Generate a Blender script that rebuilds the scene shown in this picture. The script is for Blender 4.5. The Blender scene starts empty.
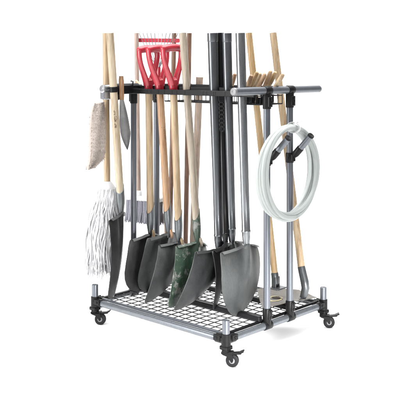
import bpy, bmesh, math, random
from mathutils import Vector, Matrix
random.seed(7)
SC = bpy.context.scene
COL = SC.collection
V3 = Vector
# ------------------------------------------------------------------ layout
F, YH, ZC = 843.0, 66.0, 1.211            # focal length (photo pixels), eye line, eye height
TH = math.radians(47.2)
VD = V3((math.cos(TH), math.sin(TH), 0))   # along the short side of the cart, going back
UD = V3((-math.sin(TH), math.cos(TH), 0))  # along the long side of the cart, going left
UP = V3((0, 0, 1))
B0 = V3((0.105, 3.40, 0))                  # the nearest corner of the cart
L, W = 0.814, 0.686
ZB = 0.106                                 # axis of the base tubes
ZT = ZB + 1.0                              # axis of the top bars
ZTR = ZB + 0.014                           # top of the wire tray
VP1, VP2 = 0.2655, 0.428                   # the two rows of posts
CAM = V3((0, 0, ZC))

def at(u, v, z): return B0 + UD*u + VD*v + UP*z
def ray(x, y): return V3(((x-200.0)/F, 1.0, -(y-YH)/F))
def on_v(x, y, v):
    r = ray(x, y); k = ((B0+VD*v).dot(VD) - CAM.dot(VD)) / r.dot(VD); return CAM + r*k
def on_u(x, y, u):
    r = ray(x, y); k = ((B0+UD*u).dot(UD) - CAM.dot(UD)) / r.dot(UD); return CAM + r*k
def on_z(x, y, z):
    r = ray(x, y); return CAM + r*((z-ZC)/r.z)
def uv(p): d = p-B0; return d.dot(UD), d.dot(VD)

# ------------------------------------------------------------------ mesh builder
def frame(d, hint=UP):
    d = d.normalized()
    if abs(d.dot(hint)) > .98: hint = V3((1, 0, 0))
    a = d.cross(hint).normalized(); return a, d.cross(a).normalized(), d

class MB:
    def __init__(s): s.v = []; s.f = []
    def ring(s, pts):
        i = len(s.v); s.v += [V3(p) for p in pts]; return list(range(i, i+len(pts)))
    def bridge(s, a, b):
        n = len(a)
        for i in range(n): s.f.append((a[i], a[(i+1) % n], b[(i+1) % n], b[i]))
    def tube(s, pts, rad, n=16, caps=True, sq=(1, 1), closed=False, hint=UP, wob=0):
        pts = [V3(p) for p in pts]
        if not isinstance(rad, (list, tuple)): rad = [rad]*len(pts)
        rings = []; a = None
        for i, p in enumerate(pts):
            if closed: d = pts[(i+1) % len(pts)] - pts[i-1]
            else: d = pts[min(i+1, len(pts)-1)] - pts[max(i-1, 0)]
            d.normalize()
            if a is None: a, b, _ = frame(d, hint)
            else:
                a = (a - d*a.dot(d)).normalized(); b = d.cross(a).normalized()
            r = rad[i]*(1+random.uniform(-wob, wob))
            rings.append(s.ring([p + a*(r*sq[0]*math.cos(2*math.pi*k/n)) + b*(r*sq[1]*math.sin(2*math.pi*k/n)) for k in range(n)]))
        for i in range(len(rings)-1): s.bridge(rings[i], rings[i+1])
        if closed: s.bridge(rings[-1], rings[0])
        elif caps:
            s.f.append(tuple(rings[0][::-1])); s.f.append(tuple(rings[-1]))
        return s
    def lathe(s, p, d, prof, n=24):            # prof: (along, radius)
        a, b, d = frame(d); rings = []
        for h, r in prof:
            rings.append(s.ring([p + d*h + (a*math.cos(2*math.pi*k/n)+b*math.sin(2*math.pi*k/n))*max(r, 1e-5) for k in range(n)]))
        for i in range(len(rings)-1): s.bridge(rings[i], rings[i+1])
        s.f.append(tuple(rings[0][::-1])); s.f.append(tuple(rings[-1])); return s
    def box(s, c, ax, half, ch=.002):          # chamfered box; ax three unit axes
        base = len(s.v); bm = bmesh.new()
        for sx in (-1, 1):
            for sy in (-1, 1):
                for sz in (-1, 1):
                    for k in range(3):
                        h = [half[0]-ch, half[1]-ch, half[2]-ch]; h[k] = half[k]
                        bm.verts.new(c + ax[0]*(sx*h[0]) + ax[1]*(sy*h[1]) + ax[2]*(sz*h[2]))
        bmesh.ops.convex_hull(bm, input=bm.verts)
        bmesh.ops.dissolve_limit(bm, angle_limit=.02, verts=bm.verts, edges=bm.edges)
        bm.verts.index_update()
        s.v += [v.co.copy() for v in bm.verts]
        s.f += [tuple(base+v.index for v in f.verts) for f in bm.faces]; bm.free(); return s
    def sheet(s, g, gb):                       # two grids of points (front, back) closed into a solid
        nr, nc = len(g), len(g[0]); i0 = len(s.v)
        for r in g: s.v += [V3(p) for p in r]
        i1 = len(s.v)
        for r in gb: s.v += [V3(p) for p in r]
        for r in range(nr-1):
            for c in range(nc-1):
                a, b, d, e = r*nc+c, r*nc+c+1, (r+1)*nc+c+1, (r+1)*nc+c
                s.f.append((i0+a, i0+b, i0+d, i0+e)); s.f.append((i1+a, i1+e, i1+d, i1+b))
        per = [(0, c) for c in range(nc)] + [(r, nc-1) for r in range(1, nr)] + [(nr-1, c) for c in range(nc-2, -1, -1)] + [(r, 0) for r in range(nr-2, 0, -1)]
        m = len(per)
        for k in range(m):
            a = per[k][0]*nc+per[k][1]; b = per[(k+1) % m][0]*nc+per[(k+1) % m][1]
            s.f.append((i0+b, i0+a, i1+a, i1+b))
        return s
    def prism(s, poly, n):                     # flat polygon extruded by vector n
        a = s.ring(poly); b = s.ring([p+n for p in poly]); s.bridge(a, b)
        s.f.append(tuple(a[::-1])); s.f.append(tuple(b)); return s
    def build(s, name, mat, parent=None, ang=35):
        me = bpy.data.meshes.new(name)
        org = parent.matrix_world_org if False else (ORG.get(parent.name) if parent else V3((0, 0, 0)))
        me.from_pydata([v-org for v in s.v], [], s.f); me.validate()
        bm = bmesh.new(); bm.from_mesh(me); bmesh.ops.recalc_face_normals(bm, faces=bm.faces); bm.to_mesh(me); bm.free()
        me.materials.append(mat)
        for p in me.polygons: p.use_smooth = True
        me.set_sharp_from_angle(angle=math.radians(ang))
        o = bpy.data.objects.new(name, me); COL.objects.link(o)
        if parent: o.parent = parent; ORG[o.name] = org
        return o
ORG = {}
def thing(name, label, cat, loc, group=None):
    o = bpy.data.objects.new(name, None); COL.objects.link(o); o.location = loc
    o.empty_display_size = .05
    ORG[o.name] = V3(loc); o['label'] = label; o['category'] = cat
    if group: o['group'] = group
    return o

# ------------------------------------------------------------------ materials
def newmat(name):
    m = bpy.data.materials.new(name); m.use_nodes = True
    nt = m.node_tree; b = nt.nodes['Principled BSDF']; return m, nt, b
def nd(nt, t, **k):
    n = nt.nodes.new(t)
    for a, v in k.items(): setattr(n, a, v)
    return n
def coords(nt, sc, seed=True):
    tc = nd(nt, 'ShaderNodeTexCoord'); mp = nd(nt, 'ShaderNodeMapping')
    mp.inputs['Scale'].default_value = sc
    nt.links.new(tc.outputs['Object'], mp.inputs['Vector'])
    if seed:
        oi = nd(nt, 'ShaderNodeObjectInfo'); mu = nd(nt, 'ShaderNodeMath', operation='MULTIPLY'); mu.inputs[1].default_value = 37
        nt.links.new(oi.outputs['Random'], mu.inputs[0]); nt.links.new(mu.outputs[0], mp.inputs['Location'])
    return mp.outputs['Vector']
def noise(nt, vec, scale, detail=4, rough=.6):
    n = nd(nt, 'ShaderNodeTexNoise'); n.inputs['Scale'].default_value = scale
    n.inputs['Detail'].default_value = detail; n.inputs['Roughness'].default_value = rough
    nt.links.new(vec, n.inputs['Vector']); return n.outputs['Fac']
AK = .77                                   # object colours as used under the bright studio lamps
def ramp(nt, fac, stops, k=AK):
    r = nd(nt, 'ShaderNodeValToRGB'); e = r.color_ramp.elements
    while len(e) < len(stops): e.new(.5)
    for i, (p, c) in enumerate(stops):
        e[i].position = p; e[i].color = (c[0]*k, c[1]*k, c[2]*k, 1) if not isinstance(c, float) else (c, c, c, 1)
    nt.links.new(fac, r.inputs['Fac']); return r.outputs['Color']
def bump(nt, b, fac, strength, dist=.001):
    n = nd(nt, 'ShaderNodeBump'); n.inputs['Strength'].default_value = strength; n.inputs['Distance'].default_value = dist
    nt.links.new(fac, n.inputs['Height']); nt.links.new(n.outputs['Normal'], b.inputs['Normal'])

def wood(name, dark, mid, light, rough=.5):
    m, nt, b = newmat(name)
    v = coords(nt, (1, 1, .035)); n1 = noise(nt, v, 260, 5, .65)
    v2 = coords(nt, (1, 1, .12)); n2 = noise(nt, v2, 45, 3, .6)
    mx = nd(nt, 'ShaderNodeMath', operation='ADD'); nt.links.new(n1, mx.inputs[0]); nt.links.new(n2, mx.inputs[1])
    hf = nd(nt, 'ShaderNodeMath', operation='MULTIPLY'); hf.inputs[1].default_value = .5; nt.links.new(mx.outputs[0], hf.inputs[0])
    c = ramp(nt, hf.outputs[0], [(.37, dark), (.49, mid), (.61, light)], AK*.88)
    nt.links.new(c, b.inputs['Base Color'])
    b.inputs['Roughness'].default_value = rough; b.inputs['Specular IOR Level'].default_value = .4
    bump(nt, b, n1, .25, .0006); return m
def metal(name, c0, c1, metallic, r0, r1, scale=30, stretch=1.0, bs=.15):
    m, nt, b = newmat(name)
    v = coords(nt, (1, 1, stretch)); n1 = noise(nt, v, scale, 6, .65)
    n2 = noise(nt, v, scale*3.1, 4, .6); n3 = noise(nt, v, scale*14, 5, .7)
    ad = nd(nt, 'ShaderNodeMath', operation='MULTIPLY_ADD'); ad.inputs[1].default_value = .45; nt.links.new(n3, ad.inputs[0])
    sc_ = nd(nt, 'ShaderNodeMath', operation='MULTIPLY'); sc_.inputs[1].default_value = .55; nt.links.new(n1, sc_.inputs[0]); nt.links.new(sc_.outputs[0], ad.inputs[2])
    nt.links.new(ramp(nt, ad.outputs[0], [(.36, c0), (.64, c1)]), b.inputs['Base Color'])
    nt.links.new(ramp(nt, n2, [(.3, float(r0)), (.7, float(r1))]), b.inputs['Roughness'])
    b.inputs['Metallic'].default_value = metallic; bump(nt, b, n1, bs, .0005); return m
def plastic(name, c, rough=.4, var=.15, scale=60, bs=.08, spec=.5):
    m, nt, b = newmat(name); v = coords(nt, (1, 1, 1)); n1 = noise(nt, v, scale, 5, .6)
    nt.links.new(ramp(nt, n1, [(.3, [k*(1-var) for k in c]), (.7, [min(1, k*(1+var)) for k in c])]), b.inputs['Base Color'])
    b.inputs['Roughness'].default_value = rough; b.inputs['Specular IOR Level'].default_value = spec
    bump(nt, b, n1, bs, .0006); return m

M = {}
M['tube'] = metal('grey_tube', (.11, .12, .136), (.14, .15, .17), .5, .30, .40, 60, .1, .0)
M['silver'] = metal('silver_tube', (.14, .152, .17), (.17, .183, .20), .62, .26, .34, 40, 1, .0)
M['chrome'] = metal('galvanised_shaft', (.18, .188, .197), (.28, .29, .30), .8, .24, .36, 55, .08, .03)
M['graphite'] = metal('graphite_shaft', (.095, .10, .108), (.14, .147, .156), .75, .26, .36, 55, .06, .02)
M['blackshaft'] = plastic('black_shaft', (.009, .009, .010), .28, .15, 60, .03, .25)
M['black'] = plastic('black_plastic', (.008, .008, .0085), .38, .2, 120, .1, .12)
M['blackmetal'] = plastic('black_coated_metal', (.008, .008, .009), .42, .2, 160, .06, .12)
M['rubber'] = plastic('grey_rubber', (.014, .014, .015), .55, .15, 60, .08, .1)
M['hub'] = plastic('grey_hub', (.17, .17, .175), .4)
M['red'] = plastic('red_plastic', (.33, .014, .028), .34, .2, 30, .05)
M['pale'] = wood('pale_ash', (.27, .20, .125), (.41, .335, .235), (.51, .435, .32))
M['tan'] = wood('tan_wood', (0.249, 0.159, 0.082), (0.396, 0.288, 0.172), (0.490, 0.378, 0.249))
M['walnut'] = wood('walnut_wood', (0.155, 0.077, 0.034), (0.275, 0.155, 0.077), (0.361, 0.224, 0.129))
M['trowel'] = metal('dull_trowel_steel', (.16, .16, .16), (.25, .25, .25), .4, .4, .55, 30, 1, .1)
M['orange'] = wood('orange_wood', (0.241, 0.125, 0.060), (0.378, 0.228, 0.125), (0.464, 0.310, 0.189))
M['pink'] = wood('pinkish_wood', (.21, .145, .115), (.35, .26, .215), (.45, .35, .30))
M['dusty'] = wood('dusty_wood', (.21, .155, .115), (.37, .285, .22), (.47, .38, .31))
M['brown'] = wood('brown_wood', (0.086, 0.043, 0.026), (0.172, 0.090, 0.056), (0.249, 0.142, 0.095))
M['greyw'] = wood('weathered_wood', (0.232, 0.189, 0.138), (0.344, 0.288, 0.224), (0.430, 0.378, 0.301))
M['honey'] = wood('honey_wood', (0.284, 0.172, 0.073), (0.413, 0.275, 0.133), (0.499, 0.361, 0.198))
M['steel'] = metal('dark_blade_steel', (.028, .029, .030), (.056, .058, .059), .4, .38, .52, 22, .5, .05)
M['steelb'] = metal('black_blade_steel', (.016, .016, .017), (.034, .034, .036), .35, .34, .5, 22, .5, .05)
M['steelg'] = metal('grey_blade_steel', (.052, .056, .056), (.092, .097, .096), .45, .38, .52, 18, .4, .03)
M['socket'] = metal('socket_steel', (.085, .09, .095), (.14, .15, .155), .65, .28, .45, 40, .3, .15)
M['scraper'] = metal('worn_flat_steel', (.085, .075, .062), (.13, .117, .10), .3, .4, .6, 25, 1, .15)
M['wire'] = metal('tray_wire', (.03, .03, .033), (.06, .06, .066), .4, .3, .45, 80, 1, .05)
M['tine'] = metal('rake_tine', (.13, .135, .145), (.22, .225, .235), .5, .3, .45, 80, 1, .05)
M['white'] = plastic('white_plastic', (.60, .60, .60), .35, .04)
M['clip'] = metal('bright_clip', (.40, .41, .44), (.46, .47, .50), .8, .2, .28, 60, 1, .0)
M['mark'] = plastic('burnt_stamp', (.09, .055, .03), .7)
M['yellow'] = plastic('yellow_decal', (.50, .42, .20), .5)
# chipped green paint
m, nt, b = newmat('chipped_green_paint'); v = coords(nt, (1, 1, .8))
n1 = noise(nt, v, 24, 9, .78); n2 = noise(nt, v, 60, 4, .6)
g = ramp(nt, n2, [(.3, (.010, .026, .015)), (.7, (.024, .050, .030))]); s_ = ramp(nt, n2, [(.3, (.08, .085, .075)), (.7, (.19, .19, .175))])
mk = ramp(nt, n1, [(.515, 0.0), (.565, 1.0)]); mx = nd(nt, 'ShaderNodeMix', data_type='RGBA')
nt.links.new(mk, mx.inputs['Factor']); nt.links.new(g, mx.inputs[6]); nt.links.new(s_, mx.inputs[7]); nt.links.new(mx.outputs[2], b.inputs['Base Color'])
b.inputs['Roughness'].default_value = .42; bump(nt, b, mk, .4, .0008); M['green'] = m
def cloth(name, c0, c1, scale, bs):
    m, nt, b = newmat(name); v = coords(nt, (1, 1, 1)); n = noise(nt, v, scale, 6, .7)
    nt.links.new(ramp(nt, n, [(.3, c0), (.7, c1)]), b.inputs['Base Color']); b.inputs['Roughness'].default_value = .95
    b.inputs['Specular IOR Level'].default_value = .1; b.inputs['Sheen Weight'].default_value = .3
    bump(nt, b, n, bs, .004); return m
M['fleece'] = cloth('beige_fleece', (.42, .36, .32), (.52, .455, .41), 160, .9)
M['yarn'] = cloth('white_yarn', (.50, .50, .515), (.74, .74, .75), 220, .5)
M['bristle'] = cloth('slate_bristles', (.19, .19, .225), (.33, .33, .375), 300, .5)
m, nt, b = newmat('clear_vinyl_hose'); b.inputs['Base Color'].default_value = (.49, .52, .505, 1)
b.inputs['Roughness'].default_value = .18; b.inputs['Transmission Weight'].default_value = .45; b.inputs['IOR'].default_value = 1.2
b.inputs['Subsurface Weight'].default_value = .3; b.inputs['Subsurface Radius'].default_value = (.02, .02, .02); b.inputs['Subsurface Scale'].default_value = .5
v = coords(nt, (1, 1, 1)); bump(nt, b, noise(nt, v, 60, 3), .08, .001); M['hose'] = m

# ------------------------------------------------------------------ setting: white studio floor curving up into the backdrop
mb = MB(); prof = [(-9, 0), (9, 0)]
path = [(-6.0, 0), (4, 0), (7.5, 0)] + [(7.5+1.8*math.sin(a), 1.8-1.8*math.cos(a)) for a in [math.radians(9*i) for i in range(1, 11)]] + [(9.3, 6.5)]
g = [[V3((x, y, z)) for x in (-9, -3, 0, 3, 9)] for y, z in path]
nc = 5
for r in g: mb.v += r
for r in range(len(g)-1):
    for c in range(nc-1): mb.f.append((r*nc+c, r*nc+c+1, (r+1)*nc+c+1, (r+1)*nc+c))
m, nt, b = newmat('studio_white'); v = coords(nt, (1, 1, 1), False); n = noise(nt, v, 3, 3)
nt.links.new(ramp(nt, n, [(.3, (.88, .88, .88)), (.7, (.90, .90, .90))], 1), b.inputs['Base Color']); b.inputs['Roughness'].default_value = .8
o = mb.build('floor', m, None); o['kind'] = 'structure'; o['label'] = 'seamless white studio floor curving up into a white backdrop'

# ------------------------------------------------------------------ the rolling rack
rack = thing('tool_rack_cart', 'rolling rack of grey tubes and black joints with wire tray, holding all the garden tools', 'tool rack', at(L/2, W/2, 0))
RT = .0148
def tubep(name, a, b, r, mat, parent=rack, n=24):
    return MB().tube([a, a.lerp(b, .5), b], r, n).build(name, mat, parent)
tubep('base_tube', at(0, 0, ZB), at(L, 0, ZB), RT, M['silver'])
tubep('base_tube', at(0, W, ZB), at(L, W, ZB), RT, M['silver'])
tubep('base_tube', at(0, 0, ZB), at(0, W, ZB), RT, M['silver'])
tubep('base_tube', at(L, 0, ZB), at(L, W, ZB), RT, M['silver'])
AXC = (UD, VD, UP)
for (u, v, su, sv) in ((0, 0, 1, 1), (L, 0, -1, 1), (0, W, 1, -1), (L, W, -1, -1)):
    p = at(u, v, 0)
    mb = MB(); mb.lathe(at(u, v, ZB-.02), UP, [(0, .0155), (.098, .0155), (.1, .0150), (.1, .0135), (.0985, .013)]); mb.build('corner_post', M['tube'], rack)
    j = MB()
    j.lathe(at(u, v, ZB-.024), UP, [(0, .017), (.002, .0195), (.048, .0195), (.050, .018)])
    j.lathe(at(u, v, ZB), UD*su, [(0, .018), (.05, .018), (.052, .0165)]); j.lathe(at(u, v, ZB), VD*sv, [(0, .018), (.05, .018), (.052, .0165)])
    for d, e in ((UD*su, VD*sv), (VD*sv, UD*su)):        # bolted flanges
        j.box(at(u, v, ZB+.006)+d*.034-e*.018, (d, e, UP), (.017, .004, .012), .0015)
        j.lathe(at(u, v, ZB+.006)+d*.036-e*.020, -e, [(0, .006), (.004, .006), (.006, .004)], 10)
    j.box(at(u, v, ZB-.03), AXC, (.02, .02, .008), .003)
    j.build('corner_joint', M['black'], rack)
    # caster
    sw = math.radians({(0, 0): -12, (L, 0): -8, (0, W): -5, (L, W): -20}[(u, v)])
    T = V3((math.cos(sw), math.sin(sw), 0)); A = V3((-math.sin(sw), math.cos(sw), 0))
    A = (A + V3((0, 0, .0))).normalized(); wc = p + T*.026 + UP*.0265
    c = MB(); c.lathe(p+UP*(ZB-.046), UP, [(0, .017), (.008, .019), (.012, .012)], 20)
    for sgn in (-1, 1):
        off = A*(.0145*sgn)
        poly = [p+off+V3((0, 0, z))+T*t for t, z in ((-.018, .060), (.022, .060), (.031, .048), (.0315, .028), (.026, .0215), (.0205, .027), (.008, .043), (-.012, .050))]
        c.prism([q - A*.002 for q in poly], A*.004)
    c.box(p+T*.006+UP*.057, (T, A, UP), (.024, .0165, .005), .002)
    c.tube([wc-A*.019, wc+A*.019], .005, 12)
    cas = c.build('caster', M['black'], rack)
    w = MB(); w.lathe(wc-A*.011, A, [(0, .016), (0, .0225), (.002, .0255), (.006, .0265), (.016, .0265), (.020, .0255), (.022, .0225), (.022, .016)], 36); w.build('wheel', M['rubber'], cas)
    h = MB(); h.lathe(wc-A*.0125, A, [(0, .004), (0, .010), (.002, .012), (.004, .0165), (.021, .0165), (.023, .012), (.025, .01), (.025, .004)], 28); h.build('wheel_hub', M['hub'], cas)
    lv = MB(); q = p+T*.03+UP*.054
    lv.box(q+T*.012+UP*.002, ((T+UP*.12).normalized(), A, (UP-T*.12).normalized()), (.022, .012, .004), .002)
    lv.box(q+T*.034+UP*.009, ((T+UP*.45).normalized(), A, (UP-T*.45).normalized()), (.010, .014, .003), .0015)
    lv.build('brake_lever', M['black'], cas)
# tray: grid of wires in a black frame
mb = MB(); i = .022
nu, nv = 18, 15
for k in range(1, nu):
    u = i+(L-2*i)*k/nu; mb.tube([at(u, i, ZTR+.004), at(u, W-i, ZTR+.004)], .0023, 8)
for k in range(1, nv):
    v = i+(W-2*i)*k/nv; mb.tube([at(i, v, ZTR), at(L-i, v, ZTR)], .0023, 8)
mb.build('wire_tray', M['wire'], rack)
for a, b_, nm in ((at(i, i, ZTR), at(L-i, i, ZTR), 'f'), (at(i, W-i, ZTR), at(L-i, W-i, ZTR), 'k'), (at(i, i, ZTR), at(i, W-i, ZTR), 's'), (at(L-i, i, ZTR), at(L-i, W-i, ZTR), 's')):
    d = (b_-a).normalized(); MB().box((a+b_)/2, (d, UP.cross(d), UP), ((b_-a).length/2-(.0075 if nm != 's' else -.0055), .0065, .005), .002).build('tray_edge', M['tube'] if nm == 'f' else M['blackmetal'], rack)  # front edge coloured grey to look lit, the other edges black
# lower rails between the post feet, and a raised bar on the left edge
for v in (VP1-.03, VP2+.03):
    MB().box(at(L/2, v, ZTR+.016), AXC, (L/2-.01, .012, .011), .003).build('lower_rail', M['blackmetal'], rack)
# posts with their foot and head joints
for u in (0, L):
    for v in (VP1-(.02 if u else 0), VP2-(.025 if u else 0)):
        tubep('post', at(u, v, ZB), at(u, v, ZT), RT, M['tube'])
        j = MB(); j.lathe(at(u, v, ZB-.004), UP, [(0, .016), (.004, .0185), (.074, .0185), (.077, .017)])
        j.lathe(at(u, v-.024, ZB), VD, [(0, .017), (.003, .0185), (.045, .0185), (.048, .017)])
        sd = -UD if u == 0 else UD
        j.box(at(u, v, ZB+.048)+sd*.018, AXC, (.004, .012, .020), .002)
        for z in (.036, .060): j.lathe(at(u, v, ZB+z)+sd*.021, sd, [(0, .005), (.003, .005), (.005, .003)], 10)
        j.build('foot_joint', M['black'], rack)
        j = MB(); j.lathe(at(u, v-.021, ZT), VD, [(0, .0185), (.003, .020), (.039, .020), (.042, .0185)])
        j.lathe(at(u, v, ZT-.078), UP, [(0, .0175), (.003, .0185), (.075, .0185)])
        j.box(at(u, v, ZT-.048)+sd*.018, AXC, (.005, .012, .022), .002)
        for z in (-.036, -.060): j.lathe(at(u, v, ZT+z)+sd*.022, sd, [(0, .0055), (.003, .0055), (.005, .003)], 10)
        j.build('head_joint', M['black'], rack)
    hb = tubep('handle_bar', at(u, .0487, ZT), at(u, .647, ZT), .0165, M['tube'] if u == 0 else M['clip'], rack, 32)
    for v, s in ((.0487, -1), (.647, 1)):
        e = MB(); e.lathe(at(u, v, ZT)-VD*(s*.004), VD*s, [(0, .0168), (.006, .0168), (.009, .0155), (.010, .012), (.010, .006), (.008, .0045), (.008, .002)], 28); e.build('end_cap', M['hub'], hb)
# top rails
def rail(v, z, hh, th, u0, u1, name):
    return MB().box(at((u0+u1)/2, v, z), AXC, (abs(u1-u0)/2, th, hh), .0015).build(name, M['blackmetal'], rack)
VR = .205                                  # strip in front of the shafts
fr = rail(VR, ZT-.016, .012, .003, .02, L-.02, 'front_strip')
rail(VP1-.012, ZT+.002, .008, .004, .02, L-.02, 'front_rail')
rail(VP2+.012, ZT+.008, .008, .004, .02, L-.02, 'back_rail')
# basket of wire between the rails
mb = MB()
v0, v1, z0, z1 = VP1+.004, VP2-.004, ZT-.062, ZT+.012
for z, r in ((z1, .0032), ((z0+z1)/2, .002), (z0, .0028)):
    mb.tube([at(.04, v0, z), at(.62, v0, z)], r, 8); mb.tube([at(.04, v1, z), at(.62, v1, z)], r, 8)
    mb.tube([at(.04, v0, z), at(.04, v1, z)], r, 8); mb.tube([at(.62, v0, z), at(.62, v1, z)], r, 8)
for k in range(25):
    u = .04+.58*k/24
    mb.tube([at(u, v0-.0015, z1), at(u, v0-.0015, z0), at(u, v1+.0015, z0), at(u, v1+.0015, z1)], .002, 6)
for k in range(1, 5): mb.tube([at(.04, v0+(v1-v0)*k/5, z0), at(.62, v0+(v1-v0)*k/5, z0)], .002, 6)
mb.build('wire_basket', M['blackmetal'], rack)
# left tool holder: black channel clamped on the left bar, with a bright clip at its end
mb = MB(); mb.box(at(L-.022, .20, ZT-.008), AXC, (.012, .075, .022), .004)
mb.lathe(at(L, .118, ZT), VD, [(0, .019), (.004, .021), (.15, .021), (.154, .019)])
mb.tube([at(L-.03, .21, ZT+.006), at(L-.034, .21, ZT+.030), at(L-.02, .21, ZT+.032)], .004, 8)
mb.build('tool_holder', M['black'], rack)
mb = MB(); mb.box(at(L+.004, .082, ZT-.026), AXC, (.017, .036, .028), .004)
mb.lathe(at(L+.004, .044, ZT-.004), VD, [(0, .015), (.002, .0185), (.05, .0185)], 20)
mb.build('end_clip', M['clip'], rack)
mb = MB(); mb.box(at(L+.002, .128, ZT-.028), AXC, (.022, .010, .030), .003); mb.build('end_clip', M['black'], rack)
# hose pegs on the right posts
PEG = []
for v, y in ((VP1, 160.5), (VP2, 157.5)):
    base = at(0, v, 0); px = 200+F*base.x/base.y; z = ZC-(y-YH)*base.y/F
    d = (-UD*.70+UP*.72).normalized(); s0 = at(0, v, z)-UD*.014
    mb = MB(); mb.lathe(at(0, v, z-.022), UP, [(0, .017), (.003, .0185), (.041, .0185), (.044, .017)], 24)
    mb.box(at(0, v, z)-UD*.016, AXC, (.008, .011, .016), .002)
    mb.lathe(s0+d*.004, d, [(-.012, .004), (.014, .0140), (.024, .0160), (.060, .0160), (.062, .0150)], 20)
    mb.lathe(at(0, v-.02, z), VD, [(0, .005), (.004, .006), (.036, .006), (.040, .005)], 10)
    cl = mb.build('peg_clamp', M['black'], rack)
    mb = MB(); mb.lathe(s0+d*.046, d, [(-.02, .0138), (.092, .0138)], 28); pg = mb.build('hose_peg', M['tube'], rack)
    mb = MB(); mb.lathe(s0+d*.138, d, [(0, .0145), (.006, .0148), (.009, .0135), (.009, .009), (.007, .006)], 28); mb.build('end_cap', M['rubber'], pg)
    PEG.append(s0+d*.05)

# ------------------------------------------------------------------ tools
def along(p, q, y):                          # point of the line p-q at the height where its row in the photo is y
    # z of a point at depth Y on eye row y: ZC-(y-YH)/F*Y
    k = YH-y; f0 = p.z-ZC-k/F*p.y; f1 = q.z-ZC-k/F*q.y; return p.lerp(q, f0/(f0-f1))
def rows(p, q, n): return [p.lerp(q, i/(n-1)) for i in range(n)]

def shaft_mb(top, bot, r, taper=1.0, n=20, wob=.006):
    k = 14; pts = rows(top, bot, k)
    mb = MB(); mb.tube(pts, [r*(1+(taper-1)*i/(k-1)) for i in range(k)], n, wob=wob); return mb

def lerp_prof(prof, t):
    for (a, x), (b, y) in zip(prof, prof[1:]):
        if t <= b:
            k = (t-a)/(b-a) if b > a else 0; k = k*k*(3-2*k) if False else k; return x+(y-x)*k
    return prof[-1][1]
ROUND = [(0, .93), (.05, .97), (.2, 1), (.45, .985), (.6, .93), (.72, .82), (.82, .66), (.9, .48), (.96, .29), (.99, .14), (1, .05)]
BROAD = [(0, .90), (.05, .96), (.2, 1), (.5, 1), (.66, .97), (.78, .88), (.87, .74), (.93, .58), (.97, .40), (.99, .24), (1, .10)]
POINT = [(0, .94), (.05, .98), (.15, 1), (.35, .96), (.5, .88), (.63, .77), (.75, .63), (.85, .48), (.92, .35), (.97, .22), (.99, .13), (1, .05)]
LONG = [(0, .95), (.05, 1), (.3, .97), (.6, .86), (.8, .76), (.92, .68), (.97, .56), (.99, .40), (1, .25)]

def blade_mb(S, tip, width, prof, dish=.028, bow=.02, yaw=0, frog=.011, lip=.020, nu=28, nv=34, th=.0028, hook=0.0):
    d = (tip-S); ln = d.length; d.normalize()
    w = VD - d*(VD.dot(d)*.35); w.normalize()
    if yaw: w = Matrix.Rotation(math.radians(yaw), 3, d) @ w
    n = w.cross(d).normalized()
    if n.dot(CAM-S) < 0: n = -n
    hw = width/2; g = []; gb = []
    rowsT = [0, .012, .03]+[.03+.97*(1-(1-i/(nv-1))**1.25) for i in range(1, nv)]
    for t in rowsT:
        h = hw*lerp_prof(prof, t); r = []; rb = []
        for c in range(nu+1):
            s = -1+2*c/nu
            sh = .032*abs(s)**1.25*(1-t)**5          # shoulders drop away from the socket
            e = -dish*(s*h/hw)**2*(1-.35*t) + bow*(4*t*(1-t)) - hook*t*t
            e += frog*math.exp(-(s*h/hw/.13)**2)*max(0, 1-t/.62)
            e -= .004*math.exp(-((abs(s*h/hw)-.30)/.10)**2)*max(0, 1-t/.5)
            p = S + d*(ln*t+sh) + w*(s*h) + n*e
            q_ = min(1, max(0, abs(s)-.10)/.12)
            if t == 0: p += (n*lip + d*.007)*q_
            elif t < .02: p += (n*lip*.45 - d*.003)*q_
            r.append(p); rb.append(p-n*th)
        g.append(r); gb.append(rb)
    mb = MB(); mb.sheet(g, gb); return mb, w, n, d

def socket_mb(S, axis, w, n, r, length, low=.03, slant=.035):
    """split steel socket: slanted mouth above, flattened below where it runs into the blade"""
    w = (w-axis*w.dot(axis)).normalized(); n2 = axis.cross(w); n = n2 if n2.dot(n) > 0 else -n2
    mb = MB(); k = 20; rings = []
    for i in range(9):
        t = i/8; pts = []
        for a in range(k):
            ca, sa = math.cos(2*math.pi*a/k), math.sin(2*math.pi*a/k)
            rr = r*(1.13 if t < .45 else 1.13-.55*((t-.45)/.55)**1.3)
            hgt = length*(1-t) - low*t + slant*(ca*.8)*(1-t)**2
            pts.append(S+axis*hgt + w*(ca*rr) + n*(sa*rr*(1-.25*max(0, t-.5)/.5)))
        rings.append(mb.ring(pts))
    for a, b_ in zip(rings, rings[1:]): mb.bridge(a, b_)
    mb.f.append(tuple(rings[0][::-1])); mb.f.append(tuple(rings[-1]))
    return mb

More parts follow.
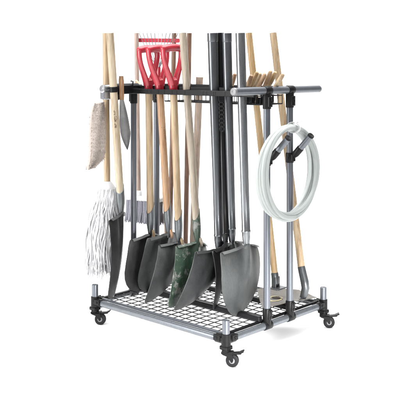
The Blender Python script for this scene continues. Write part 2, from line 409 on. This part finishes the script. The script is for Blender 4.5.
def dgrip(parent, c, axis, h=.212):
    w = (VD-axis*VD.dot(axis)).normalized(); n = axis.cross(w)
    mb = MB()
    # yoke: round socket below, spreading into a flat fan
    rings = []
    for hh, a, b_ in ((-.008, .0185, .0185), (-.006, .0205, .0205), (.025, .0205, .0205), (.040, .0225, .0195), (.052, .0255, .0185), (.062, .0270, .0165), (.068, .0250, .012), (.070, .018, .005)):
        rings.append(mb.ring([c+axis*(hh-(.012*math.sin(t)**2 if hh > .06 else 0))+w*(a*math.cos(t))+n*(b_*math.sin(t)) for t in [2*math.pi*k/28 for k in range(28)]]))
    for a, b_ in zip(rings, rings[1:]): mb.bridge(a, b_)
    mb.f.append(tuple(rings[0][::-1])); mb.f.append(tuple(rings[-1]))
    hwid = .060
    for s in (-1, 1):
        pts = []; rr = []
        for i in range(19):
            t = i/18; x = .011+(hwid-.011)*(math.sin(min(1, t*1.12)*math.pi/2)**1.25)
            pts.append(c + axis*(.030+(h-.038)*t) + w*(s*x)); rr.append(.0168-.0042*min(1, t*1.6))
        mb.tube(pts, rr, 14, sq=(.72, 1.25), hint=n)
    y = h-.013
    mb.tube([c+axis*(y+.005*(1-k*k))+w*(hwid*k) for k in (-1.16, -1.1, -.95, -.6, -.2, .2, .6, .95, 1.1, 1.16)], [.005, .0125, .0170, .0180, .0185, .0185, .0180, .0170, .0125, .005], 18)
    return mb.build('grip', M['red'], parent, 60)

def clip_on(shaft_pt, axis, r, w=.0):
    """black rubber band holder round a shaft, carried by the front strip"""
    mb = MB(); mb.lathe(shaft_pt-axis*.012, axis, [(0, r*1.06), (.001, r*1.16), (.023, r*1.16), (.024, r*1.06)], 20)
    u, v = uv(shaft_pt)
    for s in (-1, 1):
        mb.box(at(u+s*(r+.008), (v+VR)/2, ZT-.016), AXC, (.005, abs(v-VR)/2+.004, .010), .001)
    mb.build('tool_clip', M['black'], rack)

def wedge(mb, S, axis, n, w, r):
    mb.tube([S+axis*.012+n*r*.35+w*.004, S-axis*.004+n*r*.75+w*.004, S-axis*.022+n*r*.85+w*.003, S-axis*.030+n*r*.5+w*.002], [r*.42, r*.46, r*.36, r*.1], 10)

def shovel(name, label, cat, top, sock, tip, r, mat, bm, smat, width, prof, vt=.24, vs=.262, grip=False, y_top=33, yaw=0, slen=.118, wd=True, group='digging shovels and spades in the front row', pts=None, clip=True, **kw):
    if pts: T0, S = pts
    else: T0 = on_v(top[0], top[1], vt); S = on_v(sock[0], sock[1], vs)
    TP = tip if isinstance(tip, Vector) else on_z(tip[0], tip[1], ZTR+.007)
    o = thing(name, label, cat, (TP.x, TP.y, ZTR), group)
    ax = (T0-S).normalized()
    if not grip: T0 = along(T0, S, y_top)
    bl, w, n, d = blade_mb(S, TP, width, prof, yaw=yaw, **kw)
    sm = shaft_mb(T0, S+ax*(slen*.62), r)
    if wd: wedge(sm, S+n*.004, ax, n, w, r)
    sh = sm.build('shaft', mat, o)
    socket_mb(S, ax, w, n, r, slen).build('socket', smat, o)
    bl.build('blade', bm, o)
    if grip: dgrip(o, T0, ax)
    if clip:
        k = (ZT-.016-S.z)/(T0.z-S.z); clip_on(S.lerp(T0, k), ax, r)
    return o, T0, S, ax, w, n

RW = .0172
shovel('spade', 'red D-handled spade with pale shaft, nearest the left post, broad black blade', 'spade', (148.8, 91.2), (150.6, 232), (138, 291), RW, M['tan'], M['steelb'], M['socket'], .215, BROAD, grip=True, bow=.01)
o2, T2, S2, ax2, w2, n2 = shovel('spade', 'red D-handled spade with knotty orange-tan shaft, middle of the three red grips', 'spade', (160, 91.2), (168.6, 231), (149, 291.5), RW, M['orange'], M['steel'], M['socket'], .215, BROAD, grip=True, bow=.014)
shovel('spade', 'red D-handled spade with yellowish shaft, red grip next to the weathered handle', 'spade', (173.6, 91.2), (179, 240), (146.5, 303), RW, M['tan'], M['steel'], M['socket'], .19, POINT, grip=True, bow=.042)
shovel('green_shovel', 'long-handled shovel with chipped dark green paint on blade and socket', 'shovel', (182.7, 33), (197.8, 240), (171, 308), RW, M['greyw'], M['green'], M['green'], .215, POINT, bow=.038)

def metal_shovel(label, top, sock, tip, r, mat, bm, width, prof, yaw=0, ring=.052, sleeve=None, **kw):
    vt, vs = kw.pop('vt', .24), kw.pop('vs', .262); rt = kw.pop('rt', r)
    T0 = on_v(top[0], top[1], vt); S = on_v(sock[0], sock[1], vs); TP = on_z(tip[0], tip[1], ZTR+.007)
    o = thing('shovel', label, 'shovel', (TP.x, TP.y, ZTR), 'digging shovels and spades in the front row')
    ax = (T0-S).normalized(); T0 = along(T0, S, 33); ln = (T0-S).length
    bl, w, n, d = blade_mb(S, TP, width, prof, yaw=yaw, **kw)
    mb = MB(); mb.lathe(S, ax, [(-.02, r*.55), (0, r*.8), (.03, r*.98), (ring-.006, r*1.0), (ring-.003, r*1.10), (ring+.003, r*1.10), (ring+.006, r*1.0), (ring+.1, r), (ln*.3, r), (ln*.65, r+(rt-r)*.6), (ln*.85, rt), (ln, rt)], 28)
    mb.build('shaft', mat, o)
    if sleeve:
        MB().lathe(T0-ax*sleeve, ax, [(0, rt*1.01), (.004, rt*1.07), (sleeve-.001, rt*1.07), (sleeve, rt*1.03)], 28).build('grip_sleeve', M['graphite'], o)
    bl.build('blade', bm, o)
    k = (ZT-.016-S.z)/(T0.z-S.z); clip_on(S.lerp(T0, k), ax, rt)
    return o, T0, S, ax
metal_shovel('all-steel shovel with thick dark graphite shaft, between green shovel and black shaft', (212.6, 33), (218.6, 247), (176, 310.5), .0185, M['graphite'], M['steel'], .225, POINT, sleeve=.040, bow=.042, lip=.018, rt=.0232)
metal_shovel('slim black shovel whose black blade stands edge-on', (220.2, 33), (225.4, 240), (216, 308), .0150, M['blackshaft'], M['steelb'], .15, LONG, yaw=-36, dish=.05, vt=.285, vs=.262, ring=.03, rt=.0175)
metal_shovel('dark steel-shafted shovel with grip sleeve, its blade mostly hidden behind the big grey blade', (226.8, 33), (232.0, 240), (239, 302), .0182, M['graphite'], M['steelg'], .15, POINT, yaw=10, sleeve=.040, vt=.25, vs=.29, rt=.0205)
metal_shovel('bright galvanised shovel with large grey pointed blade, front of the right end', (240.2, 33), (246.4, 243), (236.5, 316), .0186, M['chrome'], M['steelg'], .262, ROUND, bow=.03, dish=.04, frog=.017, rt=.0212)

# pale shovel on the left bar, blade seen from the side
S = on_u(121.2, 210.5, L-.05); T0 = on_u(110.0, 33, L-.035)
TP = on_z(112.5, 298, ZTR+.007)
o, T0, S, ax, w, n = shovel('shovel', 'pale ash-handled shovel with stamped handle, leftmost, black blade seen edge-on', 'shovel', None, None, TP, .0182, M['pale'], M['steelb'], M['socket'], .19, LONG, pts=(T0, S), clip=False, yaw=-32, wd=False, slen=.11, dish=.03)
def stamp(o, T0, S, r, y0, rows_, mat, ang0, size):
    """small burnt marks following the round of the shaft"""
    ax = (S-T0).normalized(); a = V3((1, 0, 0)); a = (a-ax*a.dot(ax)).normalized(); b_ = ax.cross(a)
    if b_.dot(CAM-T0) < 0: b_ = -b_
    mb = MB(); p0 = along(T0, S, y0)
    for (h, w0, w1, hh) in rows_:
        g = []; gb = []
        for i in range(2):
            r1 = []; r2 = []
            for j in range(5):
                an = ang0 + (w0+(w1-w0)*j/4)/r
                q = math.sin(an)*a+math.cos(an)*b_
                c = p0+ax*(h+hh*i); r1.append(c+q*(r*1.022)); r2.append(c+q*(r*.98))
            g.append(r1); gb.append(r2)
        mb.sheet(g, gb)
    mb.build('stamp', mat, o)
mk = []
h = 0
for k in range(14):
    if k in (4, 9): h += .006; continue
    a0 = -.006 if k % 2 else -.004
    mk.append((h, a0, a0+random.choice([.003, .008, .010]), .0022)); mk.append((h+.0030, -.005+random.choice([0, .005]), -.002+random.choice([.001, .006]), .0018)); h += .0062
for k in range(8):
    an = 2*math.pi*k/8; mk.append((.036+.010*math.cos(an), .002+.007*math.sin(an)-.0016, .002+.007*math.sin(an)+.0016, .0028))
stamp(o, T0, S, .0182, 110, mk, M['mark'], 0.05, 1)
stamp(o2, T2, S2, RW, 127, [(.0, -.004, -.0015, .003), (.0, .008, .0105, .003)]+[(.010+.0058*k, .007+.0006*k-.002*(k % 2), .0105+.0006*k, .0026) for k in range(9)], M['mark'], 0.1, 1)
# black band holding its handle to the clip
p = S.lerp(T0, (ZT-.006-S.z)/(T0.z-S.z))
MB().lathe(p-ax*.013, ax, [(0, .0185), (.002, .0205), (.024, .0205), (.026, .0185)], 20).build('tool_clip', M['black'], rack)

# ------------------------------------------------------------------ string mop
um = L+.045
T0 = on_u(105.6, 33, um); S = on_u(107.2, 182, um)
mop = thing('mop', 'string mop hanging head-down at the left end, white yarn and tan handle', 'mop', S-UP*.45)
ax = (T0-S).normalized(); T0 = along(T0, S, 33)
shaft_mb(T0, S-ax*.03, .0155, n=18).build('handle', M['tan'], mop)
mb = MB(); mb.lathe(S+ax*.004, -ax, [(0, .0165), (.006, .024), (.03, .040), (.06, .050), (.085, .052), (.105, .050), (.12, .046)], 28); mb.build('yarn_band', M['yarn'], mop)
mb = MB()
for i in range(620):
    a = random.uniform(0, 2*math.pi); rr = math.sqrt(random.uniform(.05, 1)); cx, cy = math.cos(a)*rr, math.sin(a)*rr
    ln = random.uniform(.32, .43)*(1-.08*max(0, cx)); ph = random.uniform(0, 6.28); fr_ = random.uniform(8, 15); am = random.uniform(.003, .009)
    pts = []; rd = []
    for k in range(16):
        t = k/15; sp = .043+.040*math.sin(min(1, t*1.5)*1.57)
        z = -.03-ln*t
        pts.append(S + V3((cx*sp-.024*math.sin(t*1.57)+am*math.sin(fr_*t+ph), cy*sp+am*math.cos(fr_*1.2*t+ph*2), z)))
        rd.append(random.uniform(.0023, .0036)*(1.0 if t < .93 else .6))
    mb.tube(pts, rd, 6)
mb.build('mop_head', M['yarn'], mop)
# ------------------------------------------------------------------ fleece cloth on the end clip
uf = L+.03
c0 = on_u(96.5, 104, uf)
prof_l = [(94.5, 103), (92.0, 110), (90.5, 120), (89.8, 135), (89.2, 150), (88.0, 160), (86.6, 165), (86.2, 170)]
prof_r = [(104.5, 102), (104.8, 110), (104.8, 120), (104.6, 135), (104.2, 150), (103.0, 158.5), (98.5, 162.5), (92.5, 167.5)]
g = []; gb = []
NC = 14
for k in range(29):
    t = k/28*7; i0 = min(6, int(t)); f_ = t-i0
    l = [prof_l[i0][q]*(1-f_)+prof_l[i0+1][q]*f_ for q in (0, 1)]; r_ = [prof_r[i0][q]*(1-f_)+prof_r[i0+1][q]*f_ for q in (0, 1)]
    a = on_u(l[0], l[1], uf); b_ = on_u(r_[0], r_[1], uf); r1 = []; r2 = []
    for c in range(NC+1):
        s = c/NC; p = a.lerp(b_, s); edge = math.sqrt(max(0, 1-(2*s-1)**2))
        ww = .006*math.sin(s*9+k*.15)+.0012*random.uniform(-1, 1)
        r1.append(p+UD*(.013*edge*(.4+.6*min(1, k/6))+ww)); r2.append(p-UD*(.013*edge*(.4+.6*min(1, k/6))+.002-ww))
    g.append(r1); gb.append(r2)
cl = thing('cleaning_cloth', 'beige fluffy fleece cloth hanging from the bright clip at the far left', 'cloth', on_u(94, 175, uf))
mb = MB(); mb.sheet(g, gb); mb.build('fleece', M['fleece'], cl, 80)
mb = MB()
for i in range(4200):
    k = random.randrange(1, 28); c = random.randrange(1, NC); src = random.choice((g, gb)); p = src[k][c]+V3((random.uniform(-.0015, .0015), random.uniform(-.0015, .0015), random.uniform(-.005, .005)))
    nrm = (UD*(1 if src is g else -1) + VD*((c/NC-.5)*2.2)).normalized()
    q = p + nrm*random.uniform(.0006, .0016) - UP*random.uniform(.001, .004) + V3((random.uniform(-.003, .003),)*3)
    mb.tube([p, p.lerp(q, .6)+nrm*.001, q], [.0011, .0009, .0003], 4)
mb.build('pile', M['fleece'], cl, 80)

# ------------------------------------------------------------------ hand trowel hung on the left holder
a0 = on_u(121.2, 76, L-.06); a1 = on_u(121.8, 100, L-.06)
tw = thing('hand_trowel', 'hand trowel with brown wooden handle and grey pointed blade, hung beside the left post', 'trowel', a1-UP*.2)
MB().tube(rows(a0, a1, 6), [.0105, .0125, .012, .0115, .012, .0105], 16).build('handle', M['walnut'], tw)
tipp = on_u(127.5, 150, L-.06)
dd = (tipp-a1); lt = dd.length; dd.normalize(); wv = (V3((1, -.1, 0))-dd*dd.x).normalized(); nn = wv.cross(dd)
g = []; gb = []
for k in range(20):
    t = k/19; hw = .010+.014*math.sin(min(1, t/.6)*1.57) if t < .62 else .024*(1-((t-.62)/.38)**1.7)+.0008
    r1 = []; r2 = []
    for c in range(9):
        s = -1+c/4; p = a1+dd*(lt*t)+wv*(s*hw)+nn*(.010*(1-s*s)*min(1, 4*t+.2)); r1.append(p); r2.append(p-nn*.002)
    g.append(r1); gb.append(r2)
MB().sheet(g, gb).build('blade', M['trowel'], tw)

# ------------------------------------------------------------------ back row
def pole(name, label, cat, p, q, r, mat, v0, v1, y_end, group=None, y_top=33):
    a = on_v(p[0], p[1], v0); b_ = on_v(q[0], q[1], v1); top = along(a, b_, y_top); bot = along(a, b_, y_end)
    o = thing(name, label, cat, bot, group); return o, top, bot
GB = 'long-handled tools in the back row'
VB = .49
# push broom
o, t_, b_ = pole('push_broom', 'push broom with pinkish handle, white block and slate bristles, hung behind the left post', 'broom', (136.4, 33), (138.8, 192), .012, None, .47, .47, 197, GB)
shaft_mb(t_, b_, .0118, n=16).build('handle', M['pink'], o)
cx = on_v(144.5, 197, .47); bw = (VD*.25-UD).normalized(); bn = UP.cross(bw)
MB().lathe(b_+UP*.035, -UP, [(0, .013), (.004, .016), (.03, .018), (.036, .017)], 18).build('collar', M['white'], o)
MB().box(cx-UP*.008, (bw, bn, UP), (.105, .024, .012), .005).build('block', M['white'], o)
mb = MB()
for i in range(420):
    u_ = random.uniform(-.1, .1); k_ = random.uniform(-.02, .02); p = cx+bw*u_+bn*k_-UP*.018
    mb.tube([p, p-UP*.055+bn*k_*.15+bw*random.uniform(-.002, .002), p-UP*random.uniform(.105, .122)+bn*(k_*.6)+bw*(u_*.06+random.uniform(-.006, .006))], [.0036, .0034, .0022], 5)
mb.build('bristles', M['bristle'], o)
# leaf rake, head up
o, t_, b_ = pole('leaf_rake', 'leaf rake standing head up behind the red grips, thin grey tines and red spreader', 'rake', (158.5, 70), (165, 200), .011, None, VB, VB, 272, GB, y_top=70)
shaft_mb(t_, b_, .0115, n=16).build('handle', M['orange'], o)
neck = on_v(158.5, 68, VB)
mb = MB()
for k in range(11):
    x1 = 139+3.9*k; tp = on_v(x1, 33, VB); md = on_v(158.5+(x1-158.5)*.62, 50, VB)
    s = (k-5)/5; kn = neck+VD*(.006*s)
    mb.tube([kn, kn.lerp(md, .5)+UD*.003, md, md.lerp(tp, .6), tp, ], .0021, 6)
mb.build('tines', M['tine'], o)
MB().box(on_v(158.0, 40.4, VB)+UD*.0, ((on_v(178.5, 40.6, VB)-on_v(137.5, 40.2, VB)).normalized(), UD, UP), ((on_v(178.5, 40.6, VB)-on_v(137.5, 40.2, VB)).length/2, .008, .0105), .004).build('spreader', M['red'], o)
MB().tube([neck+UP*.004, neck-UP*.03, neck-UP*.07], [.016, .0175, .0135], 14, sq=(1, .7)).build('collar', M['red'], o)
# two brown poles and the short pole
def hoe_head(o, b_, r):
    mb = MB(); mb.lathe(b_+UP*.06, -UP, [(0, r*1.05), (.004, r*1.15), (.06, r*1.0), (.09, r*.5)], 16); mb.build('ferrule', M['socket'], o)
    mb = MB(); mb.tube([b_-UP*.02, b_-UP*.045, b_-UP*.055-UD*.0+VD*.03], [.007, .006, .006], 10)
    mb.box(b_-UP*.062+VD*.045, (UD, (VD+UP*.35).normalized(), (UP-VD*.35).normalized()), (.06, .028, .002), .001); mb.build('head', M['steelb'], o)
o, t_, b_ = pole('hoe', 'slim reddish-brown handled hoe in the back row behind the third red grip', 'hoe', (174.2, 33), (171, 190), 0, None, .50, .52, 266, GB)
shaft_mb(t_, b_, .0118, n=16).build('handle', M['brown'], o); hoe_head(o, b_, .0118)
o, t_, b_ = pole('hoe', 'dark brown handled hoe in the back row showing beside the weathered handle', 'hoe', (189.3, 33), (185.8, 232), 0, None, .52, .54, 262, GB)
shaft_mb(t_, b_, .0125, n=16).build('handle', M['brown'], o); hoe_head(o, b_, .0125)
o, t_, b_ = pole('short_pole', 'short pinkish-tan wooden pole with flat sawn top just above the rail', 'pole', (199.6, 77), (193.5, 232), 0, None, .46, .48, 268, GB, y_top=77)
shaft_mb(t_, b_, .0178, n=18).build('handle', M['dusty'], o); hoe_head(o, b_, .0178)
# honey-coloured hoe, right
o, t_, b_ = pole('hoe', 'honey-coloured long handle leaning at right with dark hoe head on the tray', 'hoe', (248.8, 33), (275.5, 281), 0, None, .47, .50, 279, GB)
ax = (t_-b_).normalized(); shaft_mb(t_, b_, .0152, n=18).build('handle', M['honey'], o)
mb = MB(); mb.lathe(b_+ax*.03, -ax, [(0, .0155), (.004, .0175), (.05, .0165), (.055, .012)], 16); mb.build('ferrule', M['socket'], o)
bz = b_-ax*.02
mb = MB()
for s in (-1, 1): mb.box(bz+VD*(.014*s)+UP*.006, (UD, VD, UP), (.012, .003, .026), .001)
mb.box(bz-UP*.018-UD*.01, (UD, VD, UP), (.028, .034, .003), .001); mb.build('head', M['socket'], o)
# flat shovel lying on the tray
o = thing('flat_shovel', 'wide flat grey shovel lying on the tray, yellow emblem and curved dark socket', 'shovel', on_z(296, 298, ZTR+.02), GB)
z_ = ZTR+.03
neckp = on_z(302, 299, z_+.006); nz = on_v(301.4, 268, uv(neckp)[1]+.01)
topp = on_v(273, 33, uv(neckp)[1]+.02)
tt = along(topp, nz, 33); ax = (tt-nz).normalized()
shaft_mb(tt, nz-ax*.02, .0165, n=18).build('handle', M['pink'] if False else M['tan'], o)
mid = on_v(305.5, 288, uv(neckp)[1]); end = on_z(300, 300.5, z_+.006)
pts = [nz+ax*.006, nz.lerp(mid, .3)+V3((.001, 0, 0)), nz.lerp(mid, .7)+V3((.002, 0, 0)), mid, mid.lerp(neckp, .6)+V3((.003, 0, 0)), neckp, end]
MB().tube(pts, [.0178, .0185, .0190, .0185, .0165, .013, .007], 18).build('socket', M['socket'], o)
C = [on_z(257, 291, z_), on_z(299, 291.5, z_), on_z(317, 299, z_), on_z(263, 311, z_)]
g = []; gb = []
for k in range(13):
    t = k/12; r1 = []; r2 = []
    for c in range(15):
        s = c/14; p = C[0].lerp(C[1], s).lerp(C[3].lerp(C[2], s), t)
        p = p+UP*(.012*(2*t-1)**2*(1-.3*s)+.004*math.sin(s*3.1)+.016*max(0, s-.8)*5*(1-abs(2*t-1))*.6)
        r1.append(p); r2.append(p-UP*.0028)
    g.append(r1); gb.append(r2)
MB().sheet(g, gb).build('blade', M['scraper'], o)
# emblem: yellow oval ring with a brown bird-like stroke
def on_blade(a, b_):
    s, t = .31+.15*a, .54+.17*b_
    return C[0].lerp(C[1], s).lerp(C[3].lerp(C[2], s), t)+UP*(.012*(2*t-1)**2*(1-.3*s)+.004*math.sin(s*3.1))
mb = MB(); N = 40; g = [[on_blade(math.cos(2*math.pi*i/N)*k, math.sin(2*math.pi*i/N)*k) for i in range(N+1)] for k in (1, .72)]
mb.sheet([[p+UP*.0012 for p in r] for r in g], [[p-UP*.001 for p in r] for r in g])
mb.build('emblem', M['yellow'], o)
mb = MB(); mb.prism([on_blade(a, b_)-UP*.001 for a, b_ in ((-.35, -.4), (.1, -.1), (.85, .65), (.5, .05), (.65, -.5), (.15, -.35))], UP*.0038); mb.build('emblem', M['mark'], o)

# ------------------------------------------------------------------ hand tools in the wire basket
def hand_tool(label, p, q, v, mat, kind, name, r=.0096):
    a = on_v(p[0], p[1], v); b0 = on_v(q[0], q[1], v); d = (b0-a).normalized()
    k = (ZT-.004-a.z)/d.z; e = a+d*k                      # handle ends at the ferrule
    o = thing(name, label, 'hand tool', e-UP*.05, 'wooden-handled hand tools in the wire basket')
    pts = [a-d*.0, a+d*.003, a+d*.012]+[a.lerp(e, t) for t in (.35, .55, .75, .9, 1)]
    MB().tube(pts, [r*.45, r*.82, r*1.02, r*1.08, r*1.1, r*1.0, r*.92, r*.88], 14).build('handle', mat, o)
    MB().lathe(e-d*.006, d, [(0, r*.9), (.002, r*1.02), (.018, r*.95), (.024, r*.55)], 12).build('ferrule', M['blackmetal'], o)
    f0 = e+d*.016; dn = (d*.3-UP).normalized(); mb = MB()
    if kind == 'fork':
        for s in (-1, 0, 1): mb.tube([f0, f0+dn*.010+UD*(.013*s), f0+dn*.046+UD*(.015*s)], [.005, .0045, .003], 6)
    elif kind == 'trowel':
        g = []; gb = []
        for i in range(9):
            t = i/8; hw = .006+.017*math.sin(min(1, t*1.9)*1.57)*(1-max(0, t-.6)**1.5*3.0)
            rr = [f0+dn*(.042*t)+UD*(hw*s)+VD*(.006*s*s) for s in (-1, -.5, 0, .5, 1)]
            g.append(rr); gb.append([x-VD*.0018 for x in rr])
        mb.sheet(g, gb)
    else:
        mb.tube([f0, f0+dn*.022], [.0035, .0028], 8); mb.box(f0+dn*.032, (UD, VD, UP), (.021, .003, .016), .001)
    mb.build('head', M['blackmetal'], o)
HT = [((251.8, 75), (248, 85), .30, 'orange', 'fork', 'hand_fork', 'short tan hand fork handle just right of the galvanised shaft'),
      ((257.4, 71.8), (251, 86), .33, 'honey', 'trowel', 'hand_trowel', 'light honey hand trowel handle crossing the honey pole, second in the slanted row'),
      ((260.6, 73), (254.6, 86), .37, 'tan', 'hoe', 'hand_hoe', 'pale tan hand hoe handle, third in the slanted row'),
      ((265.3, 73.4), (259, 86), .31, 'orange', 'fork', 'hand_fork', 'blunt orange-brown hand fork handle, middle of the slanted row'),
      ((271.2, 70.6), (264.7, 86.4), .34, 'orange', 'hoe', 'hand_hoe', 'tallest slanted orange handle left of the right post joint'),
      ((276, 71.8), (268.4, 86.4), .37, 'honey', 'trowel', 'hand_trowel', 'slanted pale handle right above the black joint on the top bar'),
      ((283.4, 74), (276.4, 85), .34, 'tan', 'fork', 'hand_fork', 'rightmost slanted handle, standing apart by the back pole'),
      ((223.0, 71), (219.4, 85), .36, 'orange', 'trowel', 'hand_trowel', 'orange handle showing between the two dark steel shafts'),
      ((235.2, 73.5), (231.4, 86), .36, 'orange', 'hoe', 'hand_hoe', 'orange handle showing between dark shaft and galvanised shaft')]
for p, q, v, mt, kd, nm, lb in HT: hand_tool(lb, p, q, v, M[mt], kd, nm)
# one more lies over the left end of the rail
a = on_v(135.4, 80.6, .33); e = on_v(144, 89, .33); d = (e-a).normalized()
o = thing('hand_fork', 'small tan hand fork leaning over the rail behind the first red grip', 'hand tool', e, 'wooden-handled hand tools in the wire basket')
MB().tube([a, a+d*.004, a.lerp(e, .4), a.lerp(e, .8), e], [.004, .008, .0095, .009, .0075], 14).build('handle', M['tan'], o)
mb = MB(); mb.lathe(e-d*.004, d, [(0, .008), (.02, .0075), (.03, .004)], 12)
for s in (-1, 0, 1): mb.tube([e+d*.028, e+d*.045+VD*(.012*s), e+d*.09+VD*(.014*s)], [.003, .003, .0016], 6)
mb.build('head', M['blackmetal'], o)
# black studded strap hanging from the rail by the dark shaft
p0 = on_v(221.2, 94, .222); p1 = on_v(222.2, 131, .222)
o = thing('strap', 'black strap with row of eyelets hanging from the rail beside the dark shaft', 'strap', p1)
mb = MB(); ax = (p0-p1).normalized(); a = V3((1, 0, 0)); b_ = ax.cross(a).normalized()
n_ = 9
for k in range(n_):
    c = p0.lerp(p1, (k+.5)/n_)
    mb.tube([c+a*(.0095*math.cos(t))+ax*(.0105*math.sin(t)) for t in [2*math.pi*i/18 for i in range(18)]], .0034, 6, closed=True)
mb.box(p0.lerp(p1, .1), (a, b_, ax), (.0125, .004, .016), .002)
mb.build('links', M['blackmetal'], o)

# ------------------------------------------------------------------ coil of clear hose on the pegs
UH = -.062
hc = on_u(289, 172, UH); Rm = .196
pk = PEG[1]; 
hose = thing('garden_hose', 'coil of clear whitish hose hanging on the two right pegs', 'hose', hc-UP*Rm)
mb = MB(); pts = []
loops = 7; N = 72
for i in range(loops*N+1):
    a = 2*math.pi*i/N; lp = i/N; j = int(lp); f_ = lp-j
    def par(j):
        rnd = random.Random(100+j); return (rnd.uniform(-.013, .013), rnd.uniform(-.016, .006), (-.028, .008, -.012, .012, -.022, .002, -.006, -.018, -.01)[j], rnd.uniform(-.036, .024), rnd.uniform(-.05, .05))
    A_, B_ = par(j), par(j+1); s = f_*f_*(3-2*f_); q = [A_[k]*(1-s)+B_[k]*s for k in range(5)]
    R = Rm+q[2]
    vv = math.sin(a)*R*.985+q[0]; zz = math.cos(a)*(R*1.0)
    if zz > 0: zz = zz*.98
    lean = q[4]
    pts.append(hc + VD*vv + UP*(zz+(Rm-R)*.75*(1 if zz > 0 else .4)+q[1]*(1 if zz < 0 else .1)) + UD*(q[3]*(.35+.65*(.5-.5*math.cos(a)))+lean*vv*.2))
mb.tube(pts, .0105, 14, hint=UD); mb.build('coil', M['hose'], hose, 60)
tz = on_u(294, 130, UH-.02)
mb = MB(); c = hc+UP*(Rm*.985-.004)+VD*.028-UD*.004
mb.tube([c+UD*(.034*math.cos(t))+UP*(.021*math.sin(t)) for t in [2*math.pi*i/24 for i in range(24)]], .0030, 8, closed=True, sq=(1, 1.6))
mb.tube([c+UP*.020-UD*.014, c+UP*.027-UD*.02+VD*.02, c+UP*.027-UD*.02+VD*.05], [.003, .0026, .002], 8)
mb.box(c+UP*.021-UD*.014, AXC, (.006, .006, .005), .001); mb.build('cable_tie', M['white'], hose)

# ------------------------------------------------------------------ light: soft boxes of a photo studio, plus an added floor fill
def area(name, loc, target, size, sy, power, col=(1, 1, 1)):
    l = bpy.data.lights.new(name, 'AREA'); l.shape = 'RECTANGLE'; l.size = size; l.size_y = sy; l.energy = power; l.color = col
    o = bpy.data.objects.new(name, l); COL.objects.link(o); o.location = loc
    o.rotation_euler = (V3(target)-V3(loc)).to_track_quat('-Z', 'Y').to_euler(); return o
area('key_softbox', (-3.4, 2.5, 1.25), (0, 3.7, .85), 1.1, 2.0, 172)
area('top_softbox', (.1, 3.4, 4.6), (.1, 3.4, 0), 5.5, 5.0, 890)
area('background_light', (0, 6.2, 4.8), (0, 9.0, 1.4), 7.0, 1.2, 235)
o_ = area('floor_shadow_fill', (.98, 1.25, .34), (.36, 3.3, 0), .9, .2, 9); o_.data.spread = math.radians(30)  # added low fill lamp, brightens the cart's shadow on the floor
wd = bpy.data.worlds.new('World'); SC.world = wd; wd.use_nodes = True
bg = wd.node_tree.nodes['Background']; bg.inputs[0].default_value = (1, 1, 1, 1); bg.inputs[1].default_value = .19
# ------------------------------------------------------------------ camera
cd = bpy.data.cameras.new('camera'); cam = bpy.data.objects.new('camera', cd); COL.objects.link(cam)
cam.location = CAM; cam.rotation_euler = (math.radians(90), 0, 0)
cd.sensor_width = 36; cd.lens = 36*F/400; cd.shift_y = -(200-YH)/400; cd.clip_start = .05; cd.clip_end = 200
SC.camera = cam
vs = SC.view_settings; vs.view_transform = 'Standard'; vs.look = 'None'; vs.exposure = 0; vs.gamma = 1
SC.render.film_transparent = False
SC.cycles.use_denoising = True
